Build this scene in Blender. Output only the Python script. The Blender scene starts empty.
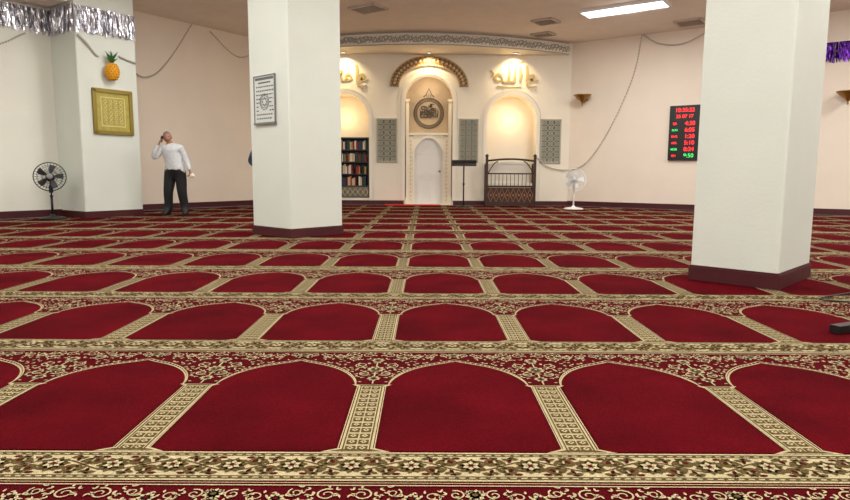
import bpy, math, random
import numpy as np
from mathutils import Vector, Matrix
random.seed(3)
pi=math.pi
sc=bpy.context.scene
sc.view_settings.view_transform='Standard'
sc.view_settings.look='None'

def lin(c):
    o=[]
    for x in c:
        x/=255.0
        o.append(x/12.92 if x<=.04045 else ((x+.055)/1.055)**2.4)
    return o
def mat(name,rgb,rough=.6,metal=0.,noise=0.,scale=8.,bump=0.,bscale=60.,emit=0.,sheen=0.,noise2=0.,scale2=150.,spec=None):
    m=bpy.data.materials.new(name); m.use_nodes=True
    nt=m.node_tree; N=nt.nodes; L=nt.links; b=N['Principled BSDF']
    c=lin(rgb)
    b.inputs['Roughness'].default_value=rough; b.inputs['Metallic'].default_value=metal
    if spec is not None: b.inputs['Specular IOR Level'].default_value=spec
    if sheen: b.inputs['Sheen Weight'].default_value=sheen
    tc=N.new('ShaderNodeTexCoord')
    def nz(sc_,amt,src):
        t=N.new('ShaderNodeTexNoise'); t.inputs['Scale'].default_value=sc_; t.inputs['Detail'].default_value=4
        L.new(tc.outputs['Object'],t.inputs['Vector'])
        mr=N.new('ShaderNodeMapRange'); mr.inputs[1].default_value=.3; mr.inputs[2].default_value=.7
        mr.inputs[3].default_value=1-amt; mr.inputs[4].default_value=1+amt
        L.new(t.outputs['Fac'],mr.inputs[0])
        mx=N.new('ShaderNodeVectorMath'); mx.operation='SCALE'
        if src is None: mx.inputs[0].default_value=c
        else: L.new(src,mx.inputs[0])
        L.new(mr.outputs[0],mx.inputs['Scale'])
        return mx.outputs[0]
    src=None
    if noise: src=nz(scale,noise,src)
    if noise2: src=nz(scale2,noise2,src)
    if src is not None: L.new(src,b.inputs['Base Color'])
    else: b.inputs['Base Color'].default_value=(*c,1)
    if bump:
        t=N.new('ShaderNodeTexNoise'); t.inputs['Scale'].default_value=bscale
        L.new(tc.outputs['Object'],t.inputs['Vector'])
        bp=N.new('ShaderNodeBump'); bp.inputs['Strength'].default_value=bump; bp.inputs['Distance'].default_value=.01
        L.new(t.outputs['Fac'],bp.inputs['Height']); L.new(bp.outputs[0],b.inputs['Normal'])
    if emit:
        b.inputs['Emission Color'].default_value=(*c,1); b.inputs['Emission Strength'].default_value=emit
    return m

M_wallL=mat('wall_paint_white',(240,240,230),.6,noise=.02,scale=1.5,bump=.1)
M_wallB=mat('wall_paint_pink',(240,228,214),.6,noise=.02,scale=1.5,bump=.1)
M_wallM=mat('wall_paint_cream',(243,235,218),.6,noise=.02,scale=1.5,bump=.1)
M_col=mat('column_paint',(222,228,220),.55,noise=.02,scale=2,bump=.15,bscale=40)
M_ceil=mat('ceiling_paint',(238,228,218),.8,noise=.03,scale=3,bump=.2)
M_base=mat('baseboard_maroon',(70,13,21),.5,noise=.1)
M_trimw=mat('cream_plaster',(243,237,222),.5)
M_tan=mat('mihrab_tan',(206,184,154),.7,noise=.04)
M_goldl=mat('gold_script',(190,168,112),.5,.1)
M_brown=mat('brown_pattern',(128,96,62),.6,noise=.45,scale=22)
M_script=mat('medallion_grey_brown',(112,98,80),.6)
M_brl=mat('beige_pattern',(205,180,135),.6)
M_orn=mat('surround_relief',(226,214,190),.6)
M_grey=mat('lattice_grey',(176,174,158),.7)
M_greyd=mat('lattice_dark',(116,116,104),.8)
M_silver=mat('tinsel_silver',(205,205,215),.22,.9)
M_silver2=mat('silver_filigree',(176,176,172),.4,.3)
M_purple=mat('tinsel_purple',(95,40,150),.25,.8)
M_black=mat('black_plastic',(18,18,20),.4)
M_white=mat('white_plastic',(232,232,230),.4)
M_wood=mat('dark_wood',(58,30,20),.45,noise=.25,scale=12)
M_cush=mat('white_upholstery',(225,220,210),.8,bump=.2)
M_brass=mat('brass',(150,110,50),.3,.8)
M_redled=mat('led_red',(255,40,50),.5,emit=1.7)
M_greenled=mat('led_green',(60,230,110),.5,emit=1.)
M_lamp=mat('lamp_diffuser',(255,254,250),.5,emit=4.)
M_metal=mat('grille_metal',(190,178,168),.5,.2)
M_dark=mat('grille_dark',(96,86,80),.8)
M_redmat=mat('red_mat',(200,36,34),.9)

# carpet
C_red=mat('carpet_field_red',(80,5,14),1.,noise=.28,scale=2.4,noise2=.25,scale2=150,bump=.5,bscale=220,spec=.03)
C_ground=mat('carpet_ground_red',(74,7,15),1.,noise=.08,scale=5,noise2=.2,scale2=160,bump=.5,bscale=220,spec=.03)
C_cream=mat('carpet_cream',(180,166,130),1.,noise=.06,scale=6,noise2=.12,scale2=170,bump=.5,bscale=220,spec=.03)
C_olive=mat('carpet_olive',(86,70,42),1.,noise2=.2,scale2=160,spec=.03)
C_dred=mat('carpet_dark_red',(76,18,18),1.,noise2=.2,scale2=160,spec=.03)

class MB:
    def __init__(s): s.v=[];s.f=[];s.m=[];s.s=[]
    def add(s,vs,fs,mi=0,sm=False):
        o=len(s.v); s.v+= [tuple(v) for v in vs]
        for f in fs: s.f.append(tuple(i+o for i in f)); s.m.append(mi); s.s.append(sm)
    def box(s,c,d,mi=0,R=None):
        vs=[]
        for x in(-.5,.5):
            for y in(-.5,.5):
                for z in(-.5,.5):
                    p=Vector((x*d[0],y*d[1],z*d[2]))
                    if R: p=R@p
                    vs.append(p+Vector(c))
        s.add(vs,[(0,1,3,2),(4,6,7,5),(0,4,5,1),(2,3,7,6),(0,2,6,4),(1,5,7,3)],mi)
    def tube(s,pts,r,n=8,mi=0,closed=False,cap=True,flat=1.):
        P=[Vector(p) for p in pts]; k=len(P)
        if not hasattr(r,'__len__'): r=[r]*k
        vs=[];fs=[];pn=None
        for i in range(k):
            if closed: t=P[(i+1)%k]-P[i-1]
            else: t=P[min(i+1,k-1)]-P[max(i-1,0)]
            t.normalize()
            if pn is None:
                a=Vector((0,0,1)) if abs(t.z)<.9 else Vector((1,0,0))
                pn=t.cross(a).normalized()
            else:
                pn=(pn-t*pn.dot(t)).normalized()
            b=t.cross(pn)
            for j in range(n):
                an=2*pi*j/n
                vs.append(P[i]+pn*math.cos(an)*r[i]+b*math.sin(an)*r[i]*flat)
        for i in range(k if closed else k-1):
            i2=(i+1)%k
            for j in range(n):
                fs.append((i*n+j,i*n+(j+1)%n,i2*n+(j+1)%n,i2*n+j))
        s.add(vs,fs,mi,True)
        if cap and not closed:
            o=len(s.v)-k*n
            s.f.append(tuple(o+j for j in range(n))[::-1]);s.m.append(mi);s.s.append(False)
            s.f.append(tuple(o+(k-1)*n+j for j in range(n)));s.m.append(mi);s.s.append(False)
    def ring(s,c,R,r,ax,mi=0,n=32,m=6):
        ax=Vector(ax).normalized(); a=ax.orthogonal().normalized(); b=ax.cross(a)
        s.tube([Vector(c)+a*R*math.cos(2*pi*i/n)+b*R*math.sin(2*pi*i/n) for i in range(n)],r,m,mi,closed=True)
    def sph(s,c,r,mi=0,n=14,m=9,R=None,fn=None):
        if not hasattr(r,'__len__'): r=(r,r,r)
        vs=[];fs=[]
        for i in range(m+1):
            th=pi*i/m
            for j in range(n):
                ph=2*pi*j/n
                p=Vector((math.sin(th)*math.cos(ph),math.sin(th)*math.sin(ph),math.cos(th)))
                p=fn(p) if fn else Vector((p.x*r[0],p.y*r[1],p.z*r[2]))
                if R: p=R@p
                vs.append(p+Vector(c))
        for i in range(m):
            for j in range(n):
                fs.append((i*n+j,(i+1)*n+j,(i+1)*n+(j+1)%n,i*n+(j+1)%n))
        s.add(vs,fs,mi,True)
    def lathe(s,prof,c,mi=0,n=24,R=None):
        vs=[];fs=[];k=len(prof)
        for r,z in prof:
            for j in range(n):
                p=Vector((r*math.cos(2*pi*j/n),r*math.sin(2*pi*j/n),z))
                if R: p=R@p
                vs.append(p+Vector(c))
        for i in range(k-1):
            for j in range(n):
                fs.append((i*n+j,i*n+(j+1)%n,(i+1)*n+(j+1)%n,(i+1)*n+j))
        s.add(vs,fs,mi,True)
    def prism(s,poly,y0,y1,mi=0):
        n=len(poly)
        vs=[(x,y0,z) for x,z in poly]+[(x,y1,z) for x,z in poly]
        fs=[tuple(range(n)),tuple(range(2*n-1,n-1,-1))]+[(i,n+i,n+(i+1)%n,(i+1)%n) for i in range(n)]
        s.add(vs,fs,mi)
    def strip(s,pts,w,y0,y1,mi=0):
        k=len(pts)
        if not hasattr(w,'__len__'): w=[w]*k
        vs=[]
        for i in range(k):
            a=pts[max(i-1,0)];b=pts[min(i+1,k-1)]
            tx,tz=b[0]-a[0],b[1]-a[1]; l=math.hypot(tx,tz) or 1
            nx,nz=-tz/l,tx/l; h=w[i]/2
            x,z=pts[i]
            vs+=[(x+nx*h,y0,z+nz*h),(x-nx*h,y0,z-nz*h),(x-nx*h,y1,z-nz*h),(x+nx*h,y1,z+nz*h)]
        fs=[]
        for i in range(k-1):
            o=i*4
            for j in range(4): fs.append((o+j,o+(j+1)%4,o+4+(j+1)%4,o+4+j))
        fs.append((0,1,2,3)); o=(k-1)*4; fs.append((o+3,o+2,o+1,o))
        s.add(vs,fs,mi)
    def obj(s,name,mats,parent=None,M=None):
        me=bpy.data.meshes.new(name); me.from_pydata(s.v,[],s.f)
        for m in (mats if isinstance(mats,(list,tuple)) else [mats]): me.materials.append(m)
        me.polygons.foreach_set('material_index',s.m); me.polygons.foreach_set('use_smooth',s.s)
        me.update()
        o=bpy.data.objects.new(name,me); sc.collection.objects.link(o)
        if parent: o.parent=parent
        if M is not None: o.matrix_basis=M
        return o
def empty(name,M=None):
    o=bpy.data.objects.new(name,None); sc.collection.objects.link(o); o.empty_display_size=.1
    if M is not None: o.matrix_basis=M
    return o
def frame(ox,oy,dx,dy,oz=0):
    l=math.hypot(dx,dy); dx/=l;dy/=l
    return Matrix(((dx,-dy,0,ox),(dy,dx,0,oy),(0,0,1,oz),(0,0,0,1)))

U=(.5736,.8192); W=(.8192,-.5736)
H=4.6
PL=(-7.475,12.757); PF=(-6.68,12.2)
A_end=(PL[0]-13*U[0],PL[1]-13*U[1])
A1=(PL[0]+.8*U[0],PL[1]+.8*U[1])
B0=(A1[0]-.61*W[0],A1[1]-.61*W[1])
B1=(-4.43,18.16); C0=(4.15,18.16); C1=(C0[0]+14*W[0],C0[1]+14*W[1])
YB=-3.0
poly=[A_end,A1,B0,B1,C0,C1,(C1[0],YB),(A_end[0],YB)]
def flat(name,z0,z1,m):
    b=MB(); n=len(poly)
    vs=[(x,y,z0) for x,y in poly]+[(x,y,z1) for x,y in poly]
    b.add(vs,[tuple(range(n)),tuple(range(n,2*n))]+[(i,(i+1)%n,n+(i+1)%n,n+i) for i in range(n)])
    return b.obj(name,m)
flat('floor',-.006,-.15,C_ground)
flat('ceiling',H,H+.15,M_ceil)
def wall(name,p,q,m,t=.2,bb=True):
    L=math.hypot(q[0]-p[0],q[1]-p[1]); F=frame(p[0],p[1],q[0]-p[0],q[1]-p[1])
    b=MB(); b.box((L/2,t/2,H/2),(L,t,H)); b.obj(name,m,M=F)
    if bb:
        b=MB(); b.prism([(0,0),(L,0),(L,.13),(0,.13)],-.018,0); b.box((L/2,-.008,.137),(L,.016,.014)); b.obj('baseboard_'+name[5:],M_base,M=F)
wall('wall_left',A_end,A1,M_wallL)
wall('wall_left_return',A1,B0,M_wallL,bb=False)
wall('wall_left_far',B0,B1,M_wallB)
wall('wall_right_far',C0,C1,M_wallB)
wall('wall_right',C1,(C1[0],YB),M_wallB)
wall('wall_back',(C1[0],YB),(A_end[0],YB),M_wallL)
wall('wall_left_near',(A_end[0],YB),A_end,M_wallL)

CX=.09
def archz(x,cx,hw,zs,zt,p=1.):
    t=min(1,abs(x-cx)/hw)
    return zs+(zt-zs)*math.sqrt(max(0,1-t**2))**p
holes=[(-2.34,.71,.2,2.45,3.16,.5),(CX,.69,.0,3.0,3.72,.55),(2.47,.71,.2,2.45,3.16,.5)]
WY=18.16
b=MB(); x=B1[0]
for cx,hw,z0,zs,zt,d in holes:
    b.add([(x,WY,0),(cx-hw,WY,0),(cx-hw,WY,H),(x,WY,H)],[(0,1,2,3)])
    if z0>0: b.add([(cx-hw,WY,0),(cx+hw,WY,0),(cx+hw,WY,z0),(cx-hw,WY,z0)],[(0,1,2,3)])
    n=32; xs=[cx-hw*math.cos(pi*i/n) for i in range(n+1)]
    zs_=[archz(q,cx,hw,zs,zt) for q in xs]
    for i in range(n):
        b.add([(xs[i],WY,zs_[i]),(xs[i+1],WY,zs_[i+1]),(xs[i+1],WY,H),(xs[i],WY,H)],[(0,1,2,3)])
        b.add([(xs[i],WY,zs_[i]),(xs[i+1],WY,zs_[i+1]),(xs[i+1],WY+d,zs_[i+1]),(xs[i],WY+d,zs_[i])],[(0,1,2,3)])
        b.add([(xs[i],WY+d,z0),(xs[i+1],WY+d,z0),(xs[i+1],WY+d,zs_[i+1]),(xs[i],WY+d,zs_[i])],[(0,1,2,3)],1 if cx==CX else 2)
    for sx in(-1,1):
        b.add([(cx+sx*hw,WY,z0),(cx+sx*hw,WY+d,z0),(cx+sx*hw,WY+d,zs),(cx+sx*hw,WY,zs)],[(0,1,2,3)])
    b.add([(cx-hw,WY,z0),(cx+hw,WY,z0),(cx+hw,WY+d,z0),(cx-hw,WY+d,z0)],[(0,1,2,3)])
    x=cx+hw
b.add([(x,WY,0),(C0[0],WY,0),(C0[0],WY,H),(x,WY,H)],[(0,1,2,3)])
b.obj('wall_front',[M_wallM,M_tan,M_wallM])
b=MB()
for x0,x1 in((B1[0],CX-.72),(CX+.72,C0[0])):
    b.box(((x0+x1)/2,WY-.01,.065),(x1-x0,.02,.13))
b.obj('baseboard_front',M_base)

def arch_path(cx,hw,z0,zs,zt,n=32):
    p=[(cx-hw,z0)]+[(cx-hw*math.cos(pi*i/n),archz(cx-hw*math.cos(pi*i/n),cx,hw,zs,zt)) for i in range(n+1)]+[(cx+hw,z0)]
    return p
b=MB()
for cx,hw,z0,zs,zt,d in holes:
    b.strip(arch_path(cx,hw+.05,.13,zs,zt+.05),.10,WY-.04,WY)
    b.strip(arch_path(cx,hw+.155,.13,zs,zt+.155),.04,WY-.025,WY)
b.obj('trim_arch_mouldings',M_trimw)

mih=empty('mihrab',Matrix.Translation((CX,WY,0)))
b=MB()
def earc(hw,rise,z,n=36): return [(-hw*math.cos(pi*i/n),z+rise*math.sin(pi*i/n)) for i in range(n+1)]
b.strip(earc(.99,.72,3.38),.24,-.06,-.0,0)
b.strip(earc(1.115,.845,3.38),.03,-.075,0,1); b.strip(earc(.865,.6,3.38),.03,-.075,0,1)
for i in range(1,24):
    a=pi*i/24; x=-.99*math.cos(a); z=3.38+.72*math.sin(a)
    b.sph((x,-.06,z),(.04,.012,.04),1,8,6)
for i in range(48):
    a=pi*(i+.5)/48; s=.08*(1 if i%2 else -1); b.sph((-(.99+s)*math.cos(a),-.06,3.38+(.72+s)*math.sin(a)),(.016,.01,.016),1,6,4)
b.obj('patterned_arch_band',[M_brown,M_brl],mih)
b=MB()
hw=.64
opw=.44
b.box((-(hw+opw)/2,.42,1.0),(hw-opw,.06,2.0)); b.box(((hw+opw)/2,.42,1.0),(hw-opw,.06,2.0))
def ogee(t):
    a=abs(t); return 1.55+.42*((1-a**2.2)**.8)
N_=24
for i in range(N_):
    x0=-opw+2*opw*i/N_; x1=-opw+2*opw*(i+1)/N_
    z0=ogee(x0/opw); z1=ogee(x1/opw)
    b.prism([(x0,z0),(x1,z1),(x1,2.03),(x0,2.03)],.39,.45)
b.box((0,.41,2.07),(1.36,.10,.07))
b.strip([(-opw+2*opw*i/N_,ogee((-opw+2*opw*i/N_)/opw)) for i in range(N_+1)],.05,.36,.39)
for sx in(-1,1):
    b.box((sx*opw,.375,.78),(.05,.03,1.56)); b.box((sx*.62,.33,1.5),(.09,.2,3.0)); b.box((sx*.62,.32,3.02),(.13,.24,.07)); b.box((sx*.62,.32,.1),(.13,.24,.2))
b.obj('door_surround',M_trimw,mih)
b=MB()
for sx in(-1,1):
    for k in range(16):
        b.sph((sx*.53,.388,.14+k*.115),(.028,.006,.045),0,8,5)
    for k in range(4):
        b.ring((sx*(.12+.1*k),.388,1.97),.03,.006,(0,1,0),0,14,5)
b.obj('surround_ornament',M_orn,mih)
b=MB()
b.prism([(-.42,0)]+[(-.42+.84*i/12,ogee((-.42+.84*i/12)/.44)-.02) for i in range(13)]+[(.42,0)],.455,.49,0)
for z0,z1 in((.12,.75),(.85,1.5)):
    for sx in(-1,1):
        xa,xb=(.05,.34) if sx>0 else (-.34,-.05)
        for (cx_,cz_,dx_,dz_) in(((xa+xb)/2,z0,.29,.02),((xa+xb)/2,z1,.29,.02),(xa,(z0+z1)/2,.02,z1-z0),(xb,(z0+z1)/2,.02,z1-z0)):
            b.box((cx_,.447,cz_),(dx_,.018,dz_),0)
b.sph((.33,.43,.98),.03,1,10,8)
b.obj('door_1',[M_white,M_brass],mih)
b=MB(); mc=2.68
random.seed(8)
b.ring((0,.54,mc),.44,.014,(0,1,0),0,48,6); b.ring((0,.54,mc),.35,.008,(0,1,0),0,48,5)
for i in range(44):
    a=2*pi*i/44; b.ring((.395*math.cos(a),.54,mc+.395*math.sin(a)),.026,.007,(0,1,0),0,8,4)
for k in range(36):
    a_=random.uniform(0,6.28); q_=random.uniform(0,.26)
    cx_=q_*math.cos(a_); cz_=mc+q_*math.sin(a_); r_=random.uniform(.04,.09); a0=random.uniform(0,6.3)
    b.strip([(cx_+r_*(1-.04*i)*math.cos(a0+i*.35),cz_+r_*.7*(1-.04*i)*math.sin(a0+i*.35)) for i in range(13)],[.010+.026*math.sin(pi*i/12) for i in range(13)],.532,.55)
for k in range(9):
    x0=-.26+.065*k; b.strip([(x0,mc-.14+.02*(k%2)),(x0+.012,mc+.05),(x0-.01,mc+.24-abs(k-4)*.03)],[.012,.026,.01],.53,.55)
# upper crest above the roundel
b.strip([(-.16,mc+.47),(-.08,mc+.54),(0,mc+.72),(.08,mc+.54),(.16,mc+.47)],.03,.53,.55)
for k in(-1,0,1): b.strip([(k*.05,mc+.46),(k*.06,mc+.56-.03*abs(k))],.022,.53,.55)
b.obj('calligraphy_medallion',M_script,mih)
b=MB(); b.box((-.45,-.3,.014),(1.6,.42,.02)); b.obj('red_step_mat',M_redmat,mih)

def lattice(x0,x1,z0,z1):
    M=Matrix.Translation(((x0+x1)/2,WY,(z0+z1)/2)); w=x1-x0;h=z1-z0
    e=empty('lattice_panel',M)
    b=MB(); b.box((0,-.012,0),(w,.02,h)); b.obj('backing',M_greyd,e)
    b=MB()
    for s in(-1,1):
        b.box((s*w/2,-.03,0),(.04,.04,h+.04)); b.box((0,-.03,s*h/2),(w,.04,.04))
    st=.16; nx=int(round(w/st)); nz=int(round(h/st))
    for i in range(nx):
        for j in range(nz):
            cx_=-w/2+(i+.5)*w/nx; cz_=-h/2+(j+.5)*h/nz
            b.ring((cx_,-.026,cz_),.055,.012,(0,1,0),0,12,4)
            for s in(1,-1): b.strip([(cx_-w/nx/2,cz_-s*h/nz/2),(cx_+w/nx/2,cz_+s*h/nz/2)],.018,-.032,-.02)
    b.obj('fretwork',M_grey,e)
for x0,x1 in((-1.39,-.84),(.98,1.50),(3.33,3.88),(-3.75,-3.2)): lattice(x0,x1,1.25,2.46)

def script(cx,cz,strokes,sc_=1.):
    b=MB()
    for pts,wd in strokes:
        P=[Vector((p[0],p[1],0)) for p in pts]; out=[]
        for i in range(len(P)-1):
            p0=P[max(i-1,0)];p1=P[i];p2=P[i+1];p3=P[min(i+2,len(P)-1)]
            for t in(0,.2,.4,.6,.8):
                out.append(.5*((2*p1)+(-p0+p2)*t+(2*p0-5*p1+4*p2-p3)*t*t+(-p0+3*p1-3*p2+p3)*t**3))
        out.append(P[-1]); k=len(out)
        b.strip([(q.x*sc_,q.y*sc_) for q in out],[1.1*wd*sc_*(.45+.75*math.sin(pi*(i+.5)/k)) for i in range(k)],-.025,0)
    return b.obj('calligraphy_sign',M_goldl,M=Matrix.Translation((cx,WY,cz)))
alif=lambda x,h=.4:([(x,.0),(x+.015,h*.5),(x-.01,h)],.055)
ya=[([(.62,.05),(.52,.02),(.42,.08),(.44,.16),(.5,.14),(.44,.04),(.34,-.06),(.42,-.12),(.58,-.1)],.05),alif(.32),
    ([(.46,-.19),(.47,-.2)],.05),([(.54,-.19),(.55,-.2)],.05)]
allah=ya+[alif(.16,.36),([(.04,.36),(.03,.1),(.0,.01),(-.1,.0)],.055),([(-.1,.32),(-.11,.1),(-.14,.0),(-.26,.0)],.055),
    ([(-.26,.0),(-.3,.14),(-.38,.18),(-.46,.1),(-.4,.02),(-.28,.05)],.05),([(.0,.46),(-.06,.5),(-.04,.44),(-.12,.48)],.03),
    ([(-.55,.1),(-.5,.2),(-.58,.28)],.03),([(.2,-.12),(-.1,-.14),(-.4,-.1)],.03),([(.24,.5),(.14,.46)],.03)]
script(2.50,3.52,allah,1.15)
mo=ya+[([(.2,.1),(.12,.18),(.06,.1),(.14,.03),(.22,.08)],.05),([(.1,.03),(-.02,.02),(-.06,.16),(-.16,.22),(-.02,.24),(-.14,.04)],.05),
    ([(-.14,.04),(-.24,.03),(-.3,.1),(-.34,.02),(-.4,.0)],.05),([(-.4,.0),(-.36,.18),(-.44,.3)],.055),([(-.1,-.1),(-.35,-.12)],.03),([(-.2,.4),(-.3,.46),(-.34,.38)],.03)]
script(-2.35,3.52,mo,1.15)

b=MB(); n=40; arc=[]
for i in range(n+1):
    t=i/n; x=B1[0]+.12+(C0[0]-B1[0]-.24)*t; y=18.10-1.25*math.sin(pi*t)**.9
    arc.append((x,y))
for i in range(n):
    (x0,y0),(x1,y1)=arc[i],arc[i+1]
    b.add([(x0,y0,4.27),(x1,y1,4.27),(x1,y1,H),(x0,y0,H)],[(0,1,2,3)],0)
    b.add([(x0,y0,4.27),(x1,y1,4.27),(x1,WY,4.27),(x0,WY,4.27)],[(3,2,1,0)],0)
b.obj('ceiling_soffit_front',M_wallM)
def tinsel(name,path,z0,z1,m,n,seed=1,wd=.03,off=.03):
    random.seed(seed); b=MB()
    P=[Vector((p[0],p[1],0)) for p in path]; ls=[(P[i+1]-P[i]).length for i in range(len(P)-1)]; T=sum(ls)
    for k in range(n):
        d=T*(k+random.random())/n; i=0
        while i<len(ls)-1 and d>ls[i]: d-=ls[i]; i+=1
        t=(P[i+1]-P[i]).normalized(); nn=Vector((t.y,-t.x,0)); o=P[i]+t*d+nn*(off*random.uniform(.4,1.2))
        zb=z0+random.uniform(-.05,.08); a=random.uniform(-1.1,1.1)
        vs=[];seg=5
        for s_ in range(seg+1):
            z=z1+(zb-z1)*s_/seg; a2=a+random.uniform(-.5,.5)
            dv=(t*math.cos(a2)+nn*math.sin(a2))*wd/2; c=o+t*random.uniform(-.012,.012)+nn*.006
            vs+= [c-dv+Vector((0,0,z)),c+dv+Vector((0,0,z))]
        b.add(vs,[(2*s_,2*s_+1,2*s_+3,2*s_+2) for s_ in range(seg)])
    return b.obj(name,m)
b=MB(); random.seed(5)
for i in range(0,78):
    t=(i+.5)/78*n; k=int(t); f=t-k
    x=arc[k][0]*(1-f)+arc[min(k+1,n)][0]*f; y=arc[k][1]*(1-f)+arc[min(k+1,n)][1]*f-.02
    b.ring((x,y,4.43+.03*math.sin(i*1.3)),.045+.02*random.random(),.012,(random.uniform(-.2,.2),1,0),0,12,4)
    b.tube([(x-.04,y-.01,4.33),(x,y-.02,4.39+.05*random.random()),(x+.05,y-.01,4.52)],[.006,.014,.006],5,0)
for z in(4.285,4.58):
    b.tube([(x,y-.015,z) for x,y in arc],.014,6,0)
b.obj('silver_garland_trim',M_silver2)
tinsel('silver_tinsel_curtain',[(PL[0]-7*U[0],PL[1]-7*U[1]),PL],3.62,4.06,M_silver,420,2)
tinsel('silver_tinsel_curtain',[PL,PF,(PF[0]+1.19*U[0],PF[1]+1.19*U[1])],3.6,4.06,M_silver,200,3)
pC=lambda s:(C0[0]+s*W[0],C0[1]+s*W[1])
tinsel('purple_tinsel_curtain',[pC(5.9),pC(9)],3.5,3.92,M_purple,200,4)

b=MB()
q0=PL; q1=(PL[0]-13*U[0],PL[1]-13*U[1])
F=frame(q1[0],q1[1],U[0],U[1]); b.box((6.5-.02,-.46,4.35),(12.9,.88,.5)); b.obj('ceiling_soffit_left',M_ceil,M=F)

def column(name,F_,phi,a1,a2,rot=None):
    c,s=math.cos(phi),math.sin(phi)
    M=Matrix(((c,s,0,F_[0]),(-s,c,0,F_[1]),(0,0,1,0),(0,0,0,1)))
    e=empty(name,M)
    b=MB(); bv=.015
    pts=[(-a1,0),(-bv,0),(0,bv),(0,a2),(-a1,a2)]
    n=len(pts); vs=[(x,y,0) for x,y in pts]+[(x,y,H) for x,y in pts]
    b.add(vs,[(i,(i+1)%n,n+(i+1)%n,n+i) for i in range(n)]+[tuple(range(n)),tuple(range(n,2*n))])
    b.obj('shaft',M_col,e)
    b=MB(); g=.016
    for z0,z1,g in((0,.115,.016),(.115,.13,.009)):
        b.box((-a1/2,a2/2,(z0+z1)/2),(a1+2*g,a2+2*g,z1-z0))
    b.obj('base_trim',M_base,e)
    return e,M
colL,ML=column('square_column',(-1.86,8.60),math.radians(42),.934,.915)
colR,MR=column('square_column',(2.80,4.86),math.radians(45),.682,.906)
colP,MP=column('square_column',PF,math.atan2(.5736,.8192),.97,1.19)
e=empty('notice_board',ML@Matrix.Translation((-.54,0,1.93)))
b=MB(); b.box((0,-.012,0),(.5,.022,.66)); b.obj('board',mat('notice_paper',(214,218,214),.5),e)
b=MB()
for s in(-1,1): b.box((s*.25,-.022,0),(.014,.02,.68))
b.box((0,-.022,.33),(.52,.02,.014)); b.box((0,-.025,-.33),(.52,.03,.03))
b.obj('frame',mat('notice_frame',(130,132,132),.4,.5),e)
b=MB(); random.seed(4)
b.box((0,-.024,.29),(.44,.004,.035)); b.box((0,-.024,.235),(.3,.004,.02))
for r in range(9):
    if 2<r<7: spans=((-.2,-.12),(.12,.2))
    else: spans=((-.2,.2),)
    for a_,c_ in spans:
        x=a_
        while x<c_-.02:
            w=random.uniform(.02,.05); b.box((x+w/2,-.024,.18-r*.055),(w,.003,.018)); x+=w+.015
for r_ in(.11,.085): b.ring((0,-.026,-.03),r_,.005,(0,1,0),0,24,4)
for i in range(8):
    a=2*pi*i/8; b.sph((.05*math.cos(a),-.025,-.03+.05*math.sin(a)),(.016,.004,.016),0,6,4)
b.obj('lettering',mat('notice_ink',(100,104,108),.6),e)

FP=frame(PF[0],PF[1],U[0],U[1])
e=empty('framed_gold_calligraphy',FP@Matrix.Translation((.65,0,2.1)))
b=MB(); b.box((0,-.012,0),(.70,.02,.78)); b.obj('canvas',mat('gold_cloth',(176,162,78),.6,noise=.15,scale=12),e)
b=MB()
for s in(-1,1): b.box((s*.37,-.025,0),(.07,.05,.88)); b.box((0,-.025,s*.41),(.8,.05,.07))
b.obj('frame',mat('gold_frame',(140,122,52),.4,.5),e)
b=MB()
for s in(-1,1): b.box((s*.24,-.025,0),(.015,.006,.56)); b.box((0,-.025,s*.28),(.48,.006,.015))
random.seed(6)
for i in range(6):
    for j in range(4):
        b.ring((-.16+j*.107,-.025,.2-i*.08),.03,.007,(0,1,0),0,10,4)
b.obj('script',mat('gold_light',(225,215,150),.5),e)
e=empty('pineapple_decoration',FP@Matrix.Translation((.62,-.13,2.88)))
b=MB(); b.sph((0,0,0),(.125,.11,.175),0,20,14)
for i in range(-3,4):
    for j in range(12):
        a=2*pi*(j+.5*(i%2))/12; zz=i*.045; rr=math.sqrt(1-(zz/.18)**2)
        b.sph((.125*rr*math.cos(a),.11*rr*math.sin(a),zz),.02,0,6,4)
b.obj('fruit',mat('pineapple_orange',(226,160,20),.5),e)
b=MB()
for k in range(12):
    a=2*pi*k/12; l=.10+.06*(k%3)
    b.tube([(0,0,.16),(.035*math.cos(a),.035*math.sin(a),.16+l*.6),(.12*math.cos(a),.1*math.sin(a),.17+l)],[.022,.02,.003],5,0)
b.tube([(0,0,.16),(0,0,.36)],[.03,.004],6,0); b.tube([(0,0,.33),(0,.06,.38),(0,.12,.40)],.004,4,0)
b.obj('leaves',mat('pineapple_green',(40,95,35),.6),e)

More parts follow.
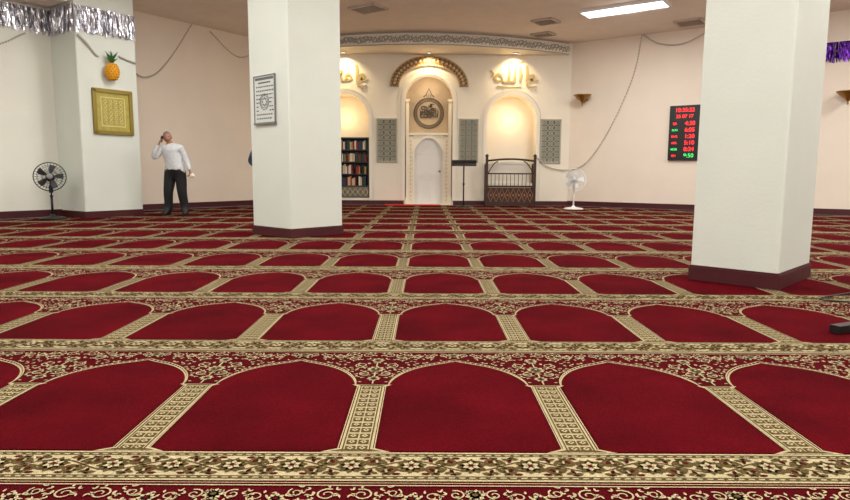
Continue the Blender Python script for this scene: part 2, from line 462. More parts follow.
# ---- carpet pattern
PX=.743; PY=1.36; X0=-.225; Y0=1.735
def ay(x):
    t=min(1,max(0,(x-.071)/(.3715-.071)))
    return .83+.315*(1-(1-t)**2)**.6+.04*t**6
def cell(det):
    Q=[];Mi=[]
    def quad(a,b_,c,d,z,m): Q.append([(a[0],a[1],z),(b_[0],b_[1],z),(c[0],c[1],z),(d[0],d[1],z)]); Mi.append(m)
    def rect(x0,y0,x1,y1,z,m): quad((x0,y0),(x1,y0),(x1,y1),(x0,y1),z,m)
    def rib(pts,w,z,m):
        k=len(pts)
        if not hasattr(w,'__len__'): w=[w]*k
        L_=[];R_=[]
        for i in range(k):
            a=pts[max(i-1,0)];c=pts[min(i+1,k-1)]
            tx,ty=c[0]-a[0],c[1]-a[1];l=math.hypot(tx,ty) or 1
            nx,ny=-ty/l*w[i]/2,tx/l*w[i]/2
            L_.append((pts[i][0]+nx,pts[i][1]+ny));R_.append((pts[i][0]-nx,pts[i][1]-ny))
        for i in range(k-1): quad(R_[i],R_[i+1],L_[i+1],L_[i],z,m)
    def spir(cx,cy,r,a0,turns,dr,w,z,m,mx=1):
        n=max(4,int(12*turns*det))
        p=[(mx*(cx+r*(1-.78*i/n)*math.cos(a0+dr*2*pi*turns*i/n)),cy+r*(1-.78*i/n)*math.sin(a0+dr*2*pi*turns*i/n)) for i in range(n+1)]
        rib(p,[w*(1.1-.4*i/n) for i in range(n+1)],z,m)
    def leaf(x,y,a,l,w,z,m,mx=1):
        c,s=math.cos(a),math.sin(a)
        f=lambda u,v:(mx*(x+u*c-v*s),y+u*s+v*c)
        if det>=1:
            quad(f(0,0),f(l*.3,-w/2),f(l*.65,-w*.42),f(l,0),z,m); quad(f(0,0),f(l,0),f(l*.65,w*.42),f(l*.3,w/2),z,m)
        else: quad(f(0,0),f(l*.4,-w/2),f(l,0),f(l*.4,w/2),z,m)
    def disc(x,y,r,z,m,mx=1):
        P=[(mx*(x+r*math.cos(2*pi*i/8)),y+r*math.sin(2*pi*i/8)) for i in range(8)]
        quad(P[0],P[1],P[2],P[3],z,m);quad(P[0],P[3],P[4],P[7],z,m);quad(P[7],P[4],P[5],P[6],z,m)
    def flower(x,y,r,n,z,m,m2,a0=0,mx=1):
        for i in range(n): leaf(x,y,a0+2*pi*i/n,r,r*.62,z,m,mx)
        disc(x,y,r*.28,z+.0008,m2,mx)
    h=PX/2
    rect(-h,.006,h,.196,.0015,1)
    for y,w,m in((.018,.005,2),(.032,.004,2),(.168,.004,2),(.182,.005,2)): rect(-h,y-w/2,h,y+w/2,.003,m)
    if det>=.5:
        for i in range(24):
            x=-h+PX*(i+.5)/24
            for y in(.025,.175): leaf(x-.008,y,0,.016,.007,.003,2)
    n=int(24*det)+8
    rib([(-h+PX*i/n,.10+.034*math.cos(2*pi*2*i/n)) for i in range(n+1)],.010,.003,2)
    rib([(-h+PX*i/n,.10-.034*math.cos(2*pi*2*i/n)) for i in range(n+1)],.006,.003,2)
    for k in range(4):
        x=-h+PX*k/4
        s=1 if k%2==0 else -1
        flower(x,.10,.050,10 if det>=1 else 6,.0036,2,1,.2)
        flower(x,.10,.030,6 if det>=1 else 4,.0048,1,3,.5)
        for mx in(1,-1):
            xx=x
            spir(mx*xx+.062,.10+s*.026,.030,pi/2*s,1.3,-s,.010,.0032,2,mx)
            spir(mx*xx+.098,.10-s*.030,.026,-pi/2*s,1.2,s,.009,.0032,2,mx)
            leaf(mx*xx+.03,.10-s*.045,-s*.3,.04,.018,.0034,2,mx)
            leaf(mx*xx+.03,.10+s*.05,s*.2,.03,.013,.0034,3,mx)
            if det>=.5:
                leaf(mx*xx+.075,.10-s*.012,-s*.9,.034,.014,.0036,2,mx)
                leaf(mx*xx+.10,.10+s*.052,-s*.5,.036,.014,.0034,2,mx)
                leaf(mx*xx+.12,.10+s*.022,s*1.2,.03,.013,.0034,3,mx)
                leaf(mx*xx+.045,.10-s*.06,s*.4,.024,.009,.0034,2,mx)
                leaf(mx*xx+.14,.10-s*.052,s*2.6,.028,.011,.0034,2,mx)
                disc(mx*xx+.062,.10+s*.026,.008,.004,3,mx)
    rect(-.055,.2,.055,.83,.0015,1)
    for mx in(1,-1):
        rect(min(mx*.042,mx*.047),.2,max(mx*.042,mx*.047),.83,.003,2)
        rect(min(mx*.0585,mx*.062),.2,max(mx*.0585,mx*.062),.83,.003,1)
    ns=13
    for j in range(ns):
        y=.2+.63*(j+.5)/ns; dy=.63/ns
        for xx in(-.02,.02):
            quad((xx-.0175,y-dy*.36),(xx+.0175,y-dy*.36),(xx+.0175,y+dy*.36),(xx-.0175,y+dy*.36),.003,2)
            if det>=.5:
                quad((xx-.012,y),(xx,y-dy*.26),(xx+.012,y),(xx,y+dy*.26),.0042,1)
                quad((xx-.004,y),(xx,y-.006),(xx+.004,y),(xx,y+.006),.005,3)
    quad((-.115,.198),(.115,.198),(.062,.225),(-.062,.225),.002,1)
    quad((-.085,.203),(.085,.203),(.05,.216),(-.05,.216),.0032,2)
    quad((-.058,.825),(.058,.825),(.085,.85),(-.085,.85),.002,1)
    quad((-.045,.831),(.045,.831),(.06,.843),(-.06,.843),.0032,2)
    for mx in(1,-1):
        nn=16 if det>=1 else 8
        for i in range(nn):
            x0=.071+(h-.071)*(i/nn)**1.9; x1=.071+(h-.071)*((i+1)/nn)**1.9
            quad((mx*x0,.206),(mx*x1,.206),(mx*x1,ay(x1)),(mx*x0,ay(x0)),.0015,0)
        P=[.071+(h-.071)*(i/22)**2 for i in range(23)]
        rib([(mx*x,ay(x)+.006) for x in P],.0065,.0035,1)
        rib([(mx*x,ay(x)+.028) for x in P],.004,.0035,1)
        if det>=.5:
            for i in range(3,22): leaf(P[i],ay(P[i])+.011,pi/2,.016,.008,.004,1,mx)
    rib([(0,.86),(0,1.2)],.006,.003,1)
    flower(0,.93,.032,8,.003,1,3,.2); flower(0,1.06,.045,9,.003,1,3); flower(0,1.06,.026,7,.0042,2,1)
    flower(0,1.2,.034,8,.003,1,3)
    flower(h-.0005,1.285,.032,9,.003,1,2,0)
    for mx in(1,-1):
        flower(.19,1.262,.028,8,.003,1,3,.1,mx)
        spir(.045,1.0,.03,-2,1.3,1,.0055,.003,1,mx); spir(.07,1.12,.038,-2.4,1.4,1,.0055,.003,1,mx)
        spir(.115,1.222,.032,2.4,1.4,-1,.0055,.003,1,mx); spir(.25,1.272,.03,-2.4,1.4,1,.005,.003,1,mx)
        spir(.05,1.285,.032,2.,1.4,-1,.0055,.003,1,mx); spir(.318,1.285,.026,2.,1.3,-1,.005,.003,1,mx)
        spir(.14,1.295,.024,1.,1.3,-1,.005,.003,1,mx)
        rnd=random.Random(11)
        cnt=0; pts=[]
        target=80 if det>=1 else (45 if det>=.5 else 14)
        for _ in range(1200):
            x=rnd.uniform(.010,h-.006); y=rnd.uniform(.88,1.325)
            if y<ay(x)+.042 and x>.06: continue
            if x<=.06 and y<.9: continue
            if all((x-p[0])**2+(y-p[1])**2>.0165**2 for p in pts):
                pts.append((x,y)); a=rnd.uniform(0,6.28)
                if rnd.random()<.35: leaf(x,y,a,.018,.008,.003,1,mx)
                else:
                    leaf(x,y,a,.02,.007,.003,1,mx); leaf(x,y,a+1.1,.014,.006,.003,1,mx)
                cnt+=1
                if cnt>=target: break
    rect(-h,1.334,h,1.339,.003,1); rect(-h,1.350,h,1.353,.003,1)
    return np.array(Q,dtype=np.float64),np.array(Mi,dtype=np.int32)
cells={1:cell(1),.5:cell(.5),.25:cell(.25)}
allQ=[];allM=[]
pp=np.array(poly)
def inside(P,pg=None):
    pg=pp if pg is None else pg
    x,y=P[:,0],P[:,1]; r=np.zeros(len(P),bool); n=len(pg)
    for i in range(n):
        x1,y1=pg[i];x2,y2=pg[(i+1)%n]
        if y1==y2: continue
        c=((y1>y)!=(y2>y))&(x<(x2-x1)*(y-y1)/(y2-y1)+x1)
        r^=c
    return r
for r in range(-3,13):
    yc=Y0+r*PY
    q,m=cells[1 if r in(-1,0,1,2) else (.5 if r in(-2,3,4,5) else .25)]
    for k in range(-20,23):
        xc=X0+k*PX
        if abs(xc)>2.2+max(0,yc+1.4)*.95: continue
        Q=q.copy(); Q[:,:,0]+=xc; Q[:,:,1]+=yc
        ok=inside(Q[:,0,:2])&inside(Q[:,2,:2])
        allQ.append(Q[ok]); allM.append(m[ok])
Q=np.concatenate(allQ); Mi=np.concatenate(allM); nq=len(Q)
Q[:,:,2]-=.0055
e1=Q[:,2]-Q[:,0]; e2=Q[:,3]-Q[:,1]
neg=(e1[:,0]*e2[:,1]-e1[:,1]*e2[:,0])<0
Q[neg]=Q[neg][:,::-1]
me=bpy.data.meshes.new('prayer_carpet')
me.vertices.add(nq*4); me.vertices.foreach_set('co',Q.reshape(-1))
me.loops.add(nq*4); me.loops.foreach_set('vertex_index',np.arange(nq*4,dtype=np.int32))
me.polygons.add(nq); me.polygons.foreach_set('loop_start',np.arange(0,nq*4,4,dtype=np.int32))
for m in(C_red,C_cream,C_olive,C_dred): me.materials.append(m)
me.polygons.foreach_set('material_index',Mi)
me.update(calc_edges=True)
o=bpy.data.objects.new('prayer_carpet',me); sc.collection.objects.link(o)

e=empty('bookcase',Matrix.Translation((-2.34,WY+.02,.2)))
b=MB()
for s in(-1,1): b.box((s*.68,.17,.86),(.04,.32,1.72))
b.box((0,.17,1.72),(1.4,.34,.04))
for z in(.02,.34,.68,1.03,1.38): b.box((0,.17,z),(1.34,.32,.03))
b.box((0,.33,.86),(1.34,.02,1.72))
b.obj('case',M_black,e)
b=MB(); random.seed(9)
cols=[(150,40,35),(200,185,150),(40,70,60),(90,30,30),(60,60,90),(180,150,80),(30,30,35),(225,220,205)]
bm=[mat('book_cloth_%d'%i,c,.7) for i,c in enumerate(cols)]
for z in(.355,.695,1.045,1.395):
    x=-.65
    while x<.6:
        w=random.uniform(.025,.055); h=random.uniform(.2,.28); b.box((x+w/2,.14,z+h/2),(w*.93,.2,h),random.randrange(8)); x+=w
        if random.random()<.04: x+=.08
b.obj('books',bm,e)
b=MB(); b.box((0,-.02,.17),(1.36,.03,.3),0)
for i in range(9):
    x=-.6+.15*i; b.strip([(x-.07,.17),(x,.28),(x+.07,.17),(x,.06),(x-.07,.17)],.02,-.045,-.03,1)
b.obj('carved_panel',[M_greyd,M_brl],e)

e=empty('wooden_minbar_seat',Matrix.Translation((2.42,WY-.06,0)))
b=MB()
for s in(-1,1):
    b.box((s*.68,-.38,.69),(.07,.07,1.38)); b.sph((s*.68,-.38,1.42),.05,0); b.box((s*.68,-.02,.6),(.06,.06,1.2))
    b.box((s*.68,-.2,1.18),(.05,.36,.05)); b.box((s*.68,-.2,.5),(.05,.36,.05)); b.box((s*.68,-.2,.1),(.05,.36,.08))
b.tube([(-.66+1.32*i/16,-.38,1.28+.05*math.sin(pi*i/16)) for i in range(17)],.028,8,0)
b.box((0,-.38,.92),(1.32,.05,.04)); b.box((0,-.38,.56),(1.32,.06,.05)); b.box((0,-.38,.07),(1.36,.06,.1))
for i in range(1,12):
    x=-.66+1.32*i/12; b.tube([(x,-.38,.57),(x,-.38,.92)],[.009,.009],6,0)
for sx in(-1,1):
    b.tube([(sx*(.64-.28*i/10),-.38,.93+.33*math.sin(pi/2*i/10)) for i in range(11)],.016,6,0)
b.obj('frame',M_wood,e)
b=MB(); b.box((0,-.37,.31),(1.3,.03,.42),0)
for i in range(8):
    x=-.56+.16*i; b.strip([(x-.08,.31),(x,.5),(x+.08,.31),(x,.12),(x-.08,.31)],.022,-.40,-.385,1); b.sph((x,-.39,.31),(.03,.01,.04),1,8,5)
b.obj('carved_panel',[M_wood,mat('carving_tan',(150,105,70),.6)],e)
b=MB(); b.box((0,-.19,.6),(1.24,.3,.12),0); b.box((0,-.05,.92),(1.2,.07,.56),0)
b.sph((0,-.05,1.2),(.6,.04,.1),0)
b.obj('upholstery',M_cush,e)

e=empty('lectern_stand',Matrix.Translation((1.05,17.1,0)))
b=MB()
b.lathe([(0,0),(.19,0),(.2,.01),(.18,.03),(.03,.05),(.02,.06)],(0,0,0))
b.tube([(0,0,.03),(0,0,1.16)],.02,10); b.tube([(0,0,.6),(0,0,.66)],.03,10)
R=Matrix.Rotation(math.radians(-22),3,'X')
b.box((0,0,1.2),(.66,.36,.025),0,R); b.box((0,-.17,1.15),(.66,.03,.06),0,R)
b.box((0,.03,1.23),(.3,.22,.02),0,R)
b.obj('stand',M_black,e)

def fan(x,y,yaw,hz,R0,m1,m2,hub,name='pedestal_fan',tilt=8,blades=5):
    e=empty(name,Matrix.Translation((x,y,0))@Matrix.Rotation(yaw,4,'Z'))
    b=MB()
    b.lathe([(0,0),(R0*.85,0),(R0*.88,.015),(R0*.8,.035),(R0*.2,.06),(.03,.1),(0,.1)],(0,0,0),n=28)
    b.tube([(0,.05,.05),(0,.05,hz*.55)],.022,10); b.tube([(0,.05,hz*.5),(0,.05,hz)],.015,10); b.tube([(0,.05,hz*.53),(0,.05,hz*.57)],.03,10)
    b.box((0,.04,hz*.72),(.07,.06,.14))
    b.obj('stand',m1,e)
    T=Matrix.Translation((0,0,hz))@Matrix.Rotation(math.radians(-tilt),4,'X')
    b=MB()
    Ry=Matrix.Rotation(math.radians(90),3,'X')
    b.lathe([(0,-.2),(.05,-.19),(.075,-.12),(.08,-.05),(.05,-.02),(0,-.02)],(0,0,0),R=Ry,n=18)
    b.obj('motor',m1,e,T)
    b=MB(); c=(0,-.08,0)
    b.ring(c,R0,.010,(0,1,0),0,40,6)
    for r_,yy in((R0*.8,-.12),(R0*.5,-.14),(R0*.25,-.145)): b.ring((0,yy,0),r_,.003,(0,1,0),0,32,4)
    for r_,yy in((R0*.75,-.03),(R0*.45,-.02)): b.ring((0,yy,0),r_,.003,(0,1,0),0,32,4)
    for i in range(30):
        a=2*pi*i/30; cc,ss=math.cos(a),math.sin(a)
        b.tube([(R0*f*cc,yy,R0*f*ss) for f,yy in((.15,-.147),(.5,-.14),(.8,-.12),(1,-.08))],.0022,4,0,cap=False)
        b.tube([(R0*f*cc,yy,R0*f*ss) for f,yy in((.2,-.02),(.7,-.03),(1,-.08))],.0022,4,0,cap=False)
    b.lathe([(0,.0),(R0*.2,.0),(R0*.18,.012),(0,.016)],(0,-.147,0),1,18,R=Ry)
    b.obj('guard_cage',[m1,hub],e,T)
    b=MB()
    b.lathe([(0,0),(.04,0),(.04,.05),(0,.06)],(0,-.055,0),0,14,R=Ry)
    for k in range(blades):
        a=2*pi*k/blades; vs=[];n=6
        for i in range(n+1):
            f=i/n; r_=.035+(R0*.86-.035)*f; wd=(.25+.35*math.sin(pi*min(1,f*1.0)*.75))
            for s in(-1,1):
                aa=a+s*wd*.9*(1 if s>0 else .6)/ (1+f*.7)
                vs.append((r_*math.cos(aa),-.08+s*.022,r_*math.sin(aa)))
        b.add(vs,[(2*i,2*i+1,2*i+3,2*i+2) for i in range(n)],0,True)
    b.obj('blades',m2,e,T)
    return e
fan(-7.18,11.94,math.radians(28),.80,.27,M_black,mat('fan_blade_grey',(58,60,64),.4),mat('fan_badge',(150,150,155),.4),blades=5)
fan(3.89,16.3,math.radians(-12),.76,.29,M_white,mat('fan_blade_white',(215,218,220),.4),mat('fan_badge_white',(190,195,200),.4),blades=5)

def FC(s,z=0): p=pC(s); return frame(p[0],p[1],W[0],W[1],z)
def FB(s,z=0): return frame(-6.73+s*U[0],14.88+s*U[1],U[0],U[1],z)
e=empty('led_prayer_times_board',FC(3.14,1.99))
b=MB(); b.box((0,-.035,0),(.74,.06,1.4)); b.obj('housing',M_black,e)
b=MB()
for s in(-1,1): b.box((s*.36,-.07,0),(.02,.012,1.4)); b.box((0,-.07,s*.69),(.74,.012,.02))
b.obj('bezel',mat('bezel',(40,40,42),.4,.4),e)
def text(body,size,loc,m,par,al='CENTER'):
    cu=bpy.data.curves.new('digits','FONT'); cu.body=body; cu.size=size; cu.align_x=al; cu.align_y='CENTER'; cu.extrude=.002; cu.offset=.0015
    o=bpy.data.objects.new('digits',cu); sc.collection.objects.link(o); cu.materials.append(m); o.parent=par
    o.matrix_basis=Matrix.Translation(loc)@Matrix.Rotation(pi/2,4,'X'); return o
text('10:35:22',.14,(0,-.070,.58),M_redled,e)
text('25 07 17',.12,(0,-.070,.42),M_redled,e)
for i,(a,t) in enumerate((('FJR','4:38'),('SUN','6:05'),('DHR','1:20'),('ASR','5:10'),('MGB','8:24'),('ISH','9:50'))):
    z=.24-.165*i
    text(t,.145,(.14,-.070,z),M_redled if i<5 else M_greenled,e); text(a,.075,(-.23,-.070,z),M_greenled if i in(1,4) else M_redled,e)
def sconce(s,z,up=0):
    e=empty('brass_wall_sconce',FC(s,z)); b=MB()
    b.lathe([(.0,-.16),(.03,-.15),(.05,-.11),(.13,-.05),(.22,.03),(.25,.06),(.235,.065),(.2,.03),(.1,-.03),(0,-.05)],(0,-.26,0),0,24)
    b.tube([(0,-.01,-.04),(0,-.1,-.12),(0,-.2,-.16),(0,-.26,-.15)],.016,8); b.lathe([(0,0),(.06,0),(.05,.02),(0,.025)],(0,-.0,-.03),0,16,R=Matrix.Rotation(pi/2,3,'X'))
    b.tube([(0,-.26,-.15),(0,-.26,-.24)],[.025,.006],8)
    b.obj('bowl',M_brass,e)
sconce(.45,3.05); sconce(6.62,2.72)

M_gar=mat('garland_silver',(190,186,178),.4,.2)
def garland(pts,seg=16,name='bead_garland'):
    P=[Vector(p) for p in pts]; out=[]
    for i in range(len(P)-1):
        p0=P[max(i-1,0)];p1=P[i];p2=P[i+1];p3=P[min(i+2,len(P)-1)]
        for k in range(seg):
            t=k/seg; out.append(.5*((2*p1)+(-p0+p2)*t+(2*p0-5*p1+4*p2-p3)*t*t+(-p0+3*p1-3*p2+p3)*t**3))
    out.append(P[-1]); b=MB(); b.tube(out,.004,5)
    for q in out: b.sph(q,.020,0,6,4)
    return b.obj(name,M_gar)
def wp(Fm,x,z,off=.05): return Fm@Vector((x,-off,z))
Fc=FC(0); Fb=FB(0)
garland([wp(Fc,1.95,4.58),wp(Fc,1.75,3.5),wp(Fc,1.2,2.2),wp(Fc,.6,1.3),wp(Fc,.1,1.05),(3.6,18.1,1.1),(3.2,18.08,1.4)])
garland([wp(Fc,2.0,4.58),wp(Fc,2.4,4.32),wp(Fc,3.0,4.25),wp(Fc,3.7,4.55)])
garland([wp(Fc,3.7,4.55),wp(Fc,4.6,4.1),wp(Fc,5.6,4.5)])
garland([wp(Fb,-.6,3.9),wp(Fb,-.1,3.2),wp(Fb,.35,3.2),wp(Fb,.85,3.7),wp(Fb,1.45,4.56)])
garland([wp(Fb,2.0,4.5),wp(Fb,2.9,4.0),wp(Fb,3.8,4.5)])
Fa=frame(PL[0],PL[1],U[0],U[1])
garland([wp(Fa,-2.2,3.5,.08),wp(Fa,-1.2,3.2,.08),wp(Fa,-.5,3.54,.08)])
garland([wp(FP,.04,3.5,.04),wp(FP,.2,3.36,.04),wp(FP,.34,3.2,.03),wp(FP,.40,3.16,.03)])
garland([wp(FP,.84,3.22,.03),wp(FP,1.0,3.17,.03),wp(FP,1.16,3.14,.04)])

def grille(x,y,w,d):
    e=empty('ceiling_vent',frame(x,y,W[0],W[1],H)); b=MB()
    b.box((0,0,-.01),(w,d,.02),1)
    for s in(-1,1): b.box((s*w/2,0,-.02),(.05,d+.05,.04)); b.box((0,s*d/2,-.02),(w,.05,.04))
    k=int(d/.07)
    for i in range(1,k): b.box((0,-d/2+d*i/k,-.025),(w,.02,.02),0,Matrix.Rotation(.5,3,'X'))
    b.obj('louvres',[M_metal,M_dark],e)
grille(-1.3,14.5,.7,.5); grille(3.1,17.0,.5,.4); grille(2.9,15.6,.5,.5); grille(6.4,15.6,.6,.6)
b=MB(); b.lathe([(0,0),(.05,0),(.05,-.02),(.015,-.03),(.015,-.07),(.03,-.08),(0,-.085)],(0,0,0),0,14); b.obj('fire_sprinkler',M_metal,M=Matrix.Translation((6.6,14.6,H)))
panels=[(4.4,14.35)]+[(x,y) for y in(11.2,6.8,2.6) for x in(-8.5,-3.6,1.2,6.0,10.8)]+[(-4,-1),(1,-1),(6,-1)]
for i,(x,y) in enumerate(panels):
    if not inside(np.array([[x-1.2,y+.8],[x+1,y]])).all(): continue
    e=empty('fluorescent_ceiling_light',frame(x,y,W[0],W[1],H)); b=MB()
    for s in(-1,1): b.box((s*.92,0,-.03),(.04,.64,.06)); b.box((0,s*.31,-.03),(1.84,.04,.06))
    b.obj('housing',M_white,e)
    b=MB(); b.box((0,0,-.02),(1.8,.58,.03)); b.obj('diffuser',M_lamp,e)
    l=bpy.data.lights.new('panel_light','AREA'); l.shape='RECTANGLE'; l.size=1.75; l.size_y=.55; l.energy=84; l.color=(1,.985,.93)
    lo=bpy.data.objects.new('panel_light',l); sc.collection.objects.link(lo); lo.parent=e; lo.location=(0,0,-.07)
    l=bpy.data.lights.new('ceiling_fill','POINT'); l.energy=28 if i else 8; l.shadow_soft_size=.04; l.color=(1,.985,.93)  # added fill light below the fixture, brightens the ceiling; no lamp of its own
    lo=bpy.data.objects.new('ceiling_fill',l); sc.collection.objects.link(lo); lo.parent=e; lo.location=(0,0,-.55 if i else -.25)
def pl(name,loc,en,col,r=.1,par=None):
    l=bpy.data.lights.new(name,'POINT'); l.energy=en; l.color=col; l.shadow_soft_size=r
    o=bpy.data.objects.new(name,l); sc.collection.objects.link(o); o.location=loc; return o
for x in(-2.3,CX,2.5):
    e=empty('recessed_spotlight',Matrix.Translation((x,WY-.3,4.27))); b=MB()
    b.lathe([(.09,0),(.09,-.025),(.065,-.025),(.06,0)],(0,0,0),0,20); b.obj('trim_ring',M_white,e)
    b=MB(); b.lathe([(0,-.008),(.06,-.008)],(0,0,0),0,16); b.obj('bulb',M_lamp,e)
    l=bpy.data.lights.new('spot','SPOT'); l.energy=85; l.color=(1,.76,.42); l.spot_size=math.radians(125); l.spot_blend=.8; l.shadow_soft_size=.04
    o=bpy.data.objects.new('spot',l); sc.collection.objects.link(o); o.parent=e; o.location=(0,0,-.03); o.rotation_euler=(math.radians(18),0,0)
pl('niche_lamp',(2.47,WY+.1,2.5),12,(1,.66,.34)); pl('niche_lamp',(-2.34,WY+.1,2.5),12,(1,.68,.32)); pl('niche_lamp',(CX,WY+.15,3.35),6,(1,.8,.55))

b=MB()
def cr(pts,seg=8):
    P=[Vector(p) for p in pts]; out=[]
    for i in range(len(P)-1):
        p0=P[max(i-1,0)];p1=P[i];p2=P[i+1];p3=P[min(i+2,len(P)-1)]
        for k in range(seg):
            t=k/seg; out.append(.5*((2*p1)+(-p0+p2)*t+(2*p0-5*p1+4*p2-p3)*t*t+(-p0+3*p1-3*p2+p3)*t**3))
    return out+[P[-1]]
b.tube(cr([(3.7,5.0,.008),(3.3,4.72,.008),(2.92,4.5,.008),(2.93,4.4,.008),(3.15,4.33,.008),(3.4,4.2,.008)]),.0055,6)
b.box((2.50,3.55,.024),(.3,.06,.045),0,Matrix.Rotation(.4,3,'Z'))
b.tube(cr([(2.62,3.6,.02),(2.9,3.75,.008),(3.1,4.0,.008),(3.4,4.2,.008)]),.0055,6)
b.obj('power_cable_strip',M_black)

def person(name,M,J,Ed,lab_mats,hands,head,seedcol):
    e=empty(name,M)
    names=list(J.keys()); me=bpy.data.meshes.new('body')
    me.from_pydata([J[k][0] for k in names],[(names.index(a),names.index(c)) for a,c,_ in Ed],[])
    o=bpy.data.objects.new('body_tmp',me); sc.collection.objects.link(o)
    sk=o.modifiers.new('s','SKIN'); sk.use_smooth_shade=True
    for i,k in enumerate(names):
        d=me.skin_vertices[0].data[i]; d.radius=J[k][1]; d.use_root=(k=='pelvis')
    ss=o.modifiers.new('ss','SUBSURF'); ss.levels=3; ss.render_levels=3
    dg=bpy.context.evaluated_depsgraph_get(); m2=bpy.data.meshes.new_from_object(o.evaluated_get(dg))
    bpy.data.objects.remove(o)
    m2.name='body'; m2.materials.clear()
    labs=list(lab_mats.keys())
    for l in labs: m2.materials.append(lab_mats[l])
    segs=[(Vector(J[a][0]),Vector(J[c][0]),labs.index(l),a,c) for a,c,l in Ed]
    core={'pelvis','belly','chest','hipR','hipL','knR','knL'}
    for p in m2.polygons:
        c=p.center; best=9; iscore=False
        for a,d,l,an,cn in segs:
            ab=d-a; t=max(0,min(1,(c-a).dot(ab)/ab.length_squared)); dist=(a+ab*t-c).length
            if dist<best: best=dist; p.material_index=l; iscore=(an in core and cn in core)
        if iscore: p.material_index=labs.index('shirt' if c.z>.965 else ('belt' if c.z>.93 else 'pants'))
        p.use_smooth=True
    bo=bpy.data.objects.new('body',m2); sc.collection.objects.link(bo); bo.parent=e
    hc,Rh,hairm,skin,bald=head
    b=MB()
    def hf(p):
        x,y,z=p
        X=x*.076; Y=y*.094; Z=z*.116
        if z<0: X*=1-.3*(-z)**1.6; Y+= -.01*(-z) if y<0 else -.03*(-z)
        g=math.exp(-(x/.16)**2-((z+.18)/.16)**2) if y<0 else 0
        Y-=.024*g
        for sx in(-1,1): Y+=.008*math.exp(-((x-sx*.38)/.16)**2-((z-.05)/.12)**2) if y<0 else 0
        return Vector((X,Y,Z))
    b.sph((0,0,0),1,0,32,22,fn=hf)
    fr=-.1 if bald else -.45
    for f in range(len(b.f)):
        c=sum((Vector(b.v[i]) for i in b.f[f]),Vector())/len(b.f[f])
        if (c.y/.094>fr-.2 and c.z/.116>.1) or (c.y/.094>.15 and c.z/.116>-.45) or (c.z/.116>.62): b.m[f]=1
    hv=set(i for f,mm in zip(b.f,b.m) if mm==1 for i in f)
    for i in hv: b.v[i]=tuple(Vector(b.v[i])*1.09)
    for sx in(-1,1):
        b.sph((sx*.079,.008,-.008),(.012,.02,.032),0,10,8)
        b.sph((sx*.03,-.083,.006),(.013,.008,.008),2,10,6); b.sph((sx*.03,-.0895,.006),(.005,.003,.005),3,8,5)
        b.tube([(sx*.014,-.092,.024),(sx*.03,-.093,.029),(sx*.048,-.084,.024)],[.003,.005,.002],6,1)
    b.tube([(-.024,-.087,-.056),(0,-.095,-.053),(.024,-.087,-.056)],[.003,.007,.003],6,4)
    b.tube([(-.028,-.09,-.047),(0,-.099,-.041),(.028,-.09,-.047)],[.003,.007,.003],6,1)
    ho=b.obj('head',[skin,hairm,mat('eye_white',(230,228,222),.3),mat('pupil',(30,22,18),.2),mat('lips',(150,90,80),.5)],e,Matrix.Translation(hc)@Rh)
    for (w,d,side,curl,pn) in hands:
        w=Vector(w); d=Vector(d).normalized(); n=Vector(pn).normalized(); n=(n-d*n.dot(d)).normalized(); s=d.cross(n)*side
        b=MB()
        vs=[];fs=[];K=6;nn=12
        for i in range(K):
            f=i/(K-1); c=w+d*(-.015+.105*f); wd=.026+.016*math.sin(pi*.5*min(1,f*1.4)); th=.019-.006*f
            if i==K-1: wd*=.9; th*=.7
            for j in range(nn):
                a=2*pi*j/nn; vs.append(c+s*wd*math.cos(a)+n*th*math.sin(a))
        for i in range(K-1):
            for j in range(nn): fs.append((i*nn+j,i*nn+(j+1)%nn,(i+1)*nn+(j+1)%nn,(i+1)*nn+j))
        fs.append(tuple(range(nn))); fs.append(tuple((K-1)*nn+j for j in range(nn)))
        b.add(vs,fs,0,True)
        for k,(off,ln) in enumerate(((.031,.072),(.011,.08),(-.010,.075),(-.030,.058))):
            p=w+d*.075+s*off; q=[p]; a=curl*.4
            for seg in(.45,.3,.25):
                a+=curl*.55; p=p+(d*math.cos(a)+n*math.sin(a))*ln*seg*1.15; q.append(p)
            b.tube(q,[.0095,.009,.008,.006],8,0)
        p=w+d*.02+s*.026; b.tube([p,p+d*.02+s*.02+n*.008,p+d*.045+s*.026+n*.018,p+d*.065+s*.02+n*.026],[.012,.012,.010,.007],8,0)
        b.obj('hand',skin,e)
    return e
skin=mat('skin_tan',(170,120,94),.55)
shirtm=mat('shirt_pale_grey',(200,203,206),.8,noise=.1,scale=18,bump=.5,bscale=14)
pants=mat('trousers_black',(20,20,24),.8,bump=.3,bscale=12); shoe=mat('socks_black',(14,14,16),.6); belt=mat('belt_leather',(34,24,18),.4)
J={'pelvis':((0,0,.94),(.185,.14)),'belly':((-.01,-.03,1.07),(.20,.165)),'chest':((-.035,-.015,1.25),(.205,.145)),'upch':((-.06,0,1.39),(.15,.105)),
 'neck':((-.08,-.005,1.49),(.062,.062)),'skull':((-.11,-.02,1.57),(.058,.058)),
 'shR':((-.24,0,1.40),(.085,.085)),'elR':((-.38,-.12,1.18),(.066,.066)),'fR':((-.34,-.16,1.33),(.055,.055)),'wrR':((-.265,-.14,1.46),(.032,.032)),
 'shL':((.13,0,1.39),(.085,.085)),'elL':((.235,.03,1.13),(.064,.064)),'wrL':((.33,-.07,.94),(.036,.036)),
 'hipR':((-.10,0,.86),(.135,.14)),'knR':((-.15,-.05,.50),(.10,.10)),'anR':((-.18,.03,.13),(.085,.085)),'toR':((-.225,-.16,.046),(.05,.036)),'heR':((-.175,.07,.05),(.045,.04)),
 'hipL':((.10,0,.86),(.135,.14)),'knL':((.13,-.03,.49),(.10,.10)),'anL':((.15,.06,.13),(.085,.085)),'toL':((.20,-.12,.046),(.05,.036)),'heL':((.145,.1,.05),(.045,.04))}
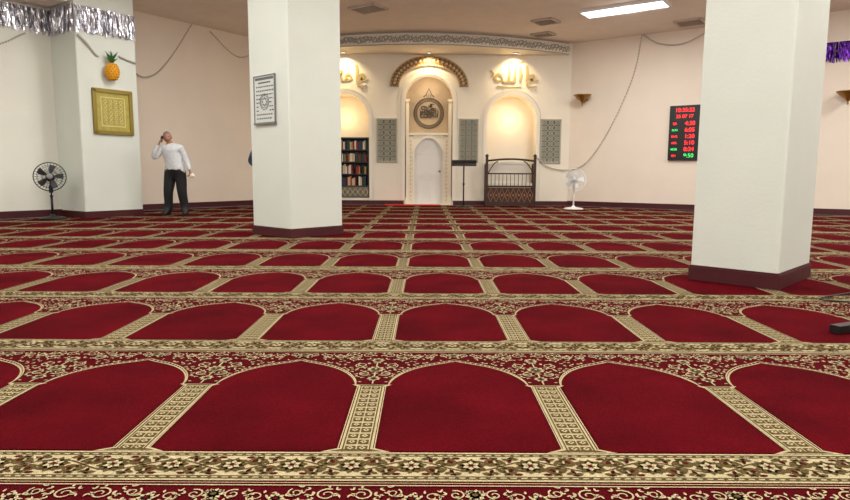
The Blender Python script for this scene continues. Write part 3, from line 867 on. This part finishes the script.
Ed=[('pelvis','belly','shirt'),('belly','chest','shirt'),('chest','upch','shirt'),('upch','neck','shirt'),('neck','skull','skin'),
 ('upch','shR','shirt'),('shR','elR','shirt'),('elR','fR','shirt'),('fR','wrR','shirt'),('upch','shL','shirt'),('shL','elL','shirt'),('elL','wrL','shirt'),
 ('pelvis','hipR','pants'),('hipR','knR','pants'),('knR','anR','pants'),('anR','toR','shoe'),('anR','heR','shoe'),
 ('pelvis','hipL','pants'),('hipL','knL','pants'),('knL','anL','pants'),('anL','toL','shoe'),('anL','heL','shoe')]
hairg=mat('hair_grey',(104,100,98),.8,noise=.2,scale=60)
MM=Matrix.Translation((-5.16,12.9,0))
man=person('man_on_phone',MM,J,Ed,{'shirt':shirtm,'pants':pants,'skin':skin,'shoe':shoe,'belt':belt},
 [((-.262,-.138,1.465),(.38,.05,1),-1,.5,(1,.3,-.2)),((.332,-.075,.935),(.25,-.3,-1),1,.9,(-.6,-.5,0))],
 ((-.125,-.035,1.615),Matrix.Rotation(math.radians(20),4,'Z')@Matrix.Rotation(math.radians(10),4,'X')@Matrix.Rotation(math.radians(-6),4,'Y'),hairg,skin,True),0)
b=MB(); b.box((-.205,-.12,1.575),(.018,.07,.13),0,Matrix.Rotation(.2,3,'Y')); b.obj('mobile_phone',M_black,man)
b=MB(); random.seed(2)
b.sph((.39,-.13,.84),1,0,12,8,fn=lambda p:Vector((p.x*.06*(1+.3*math.sin(9*p.z)),p.y*.03,p.z*.045*(1+.3*math.sin(7*p.x))))); b.obj('white_tissue',M_cush,man)
J2=dict(J); J2.update({'pelvis':((0,0,.94),(.165,.125)),'belly':((0,-.01,1.06),(.15,.12)),'chest':((0,0,1.25),(.16,.115)),'upch':((0,0,1.39),(.12,.085)),'neck':((0,-.005,1.49),(.055,.055)),'skull':((0,-.02,1.57),(.052,.052)),
 'shR':((-.17,0,1.40),(.065,.065)),'elR':((-.27,.02,1.17),(.055,.055)),'fR':((-.2,-.1,1.1),(.045,.045)),'wrR':((-.1,-.2,1.08),(.03,.03)),
 'shL':((.17,0,1.40),(.065,.065)),'elL':((.23,.02,1.13),(.05,.05)),'wrL':((.23,-.08,.88),(.03,.03)),
 'knR':((-.10,-.02,.5),(.07,.07)),'anR':((-.10,.03,.13),(.06,.06)),'toR':((-.11,-.15,.046),(.045,.036)),'heR':((-.10,.07,.05),(.045,.04))})
navy=mat('jacket_navy',(35,45,70),.8)
person('man_in_navy_jacket',Matrix.Translation((-3.63,13.9,0)),J2,Ed,{'shirt':navy,'pants':pants,'skin':skin,'shoe':shoe,'belt':belt},
 [((-.1,-.2,1.08),(1,-.2,0),-1,.5,(0,.3,-1)),((.23,-.08,.88),(0,-.15,-1),1,.5,(-.8,-.3,0))],
 ((0,-.03,1.615),Matrix.Identity(4),mat('hair_dark',(40,32,28),.8),skin,False),0)

w=bpy.data.worlds.new('world'); sc.world=w; w.use_nodes=True
w.node_tree.nodes['Background'].inputs[0].default_value=(.8,.85,.9,1); w.node_tree.nodes['Background'].inputs[1].default_value=.3
cam=bpy.data.cameras.new('camera'); cam.lens=26.26; cam.sensor_width=36; cam.clip_end=100
co=bpy.data.objects.new('camera',cam); sc.collection.objects.link(co); co.location=(0,0,.9)
co.rotation_euler=(Matrix.Rotation(math.radians(90-6.99),3,'X')@Matrix.Rotation(math.radians(.3),3,'Z')).to_euler()
sc.camera=co
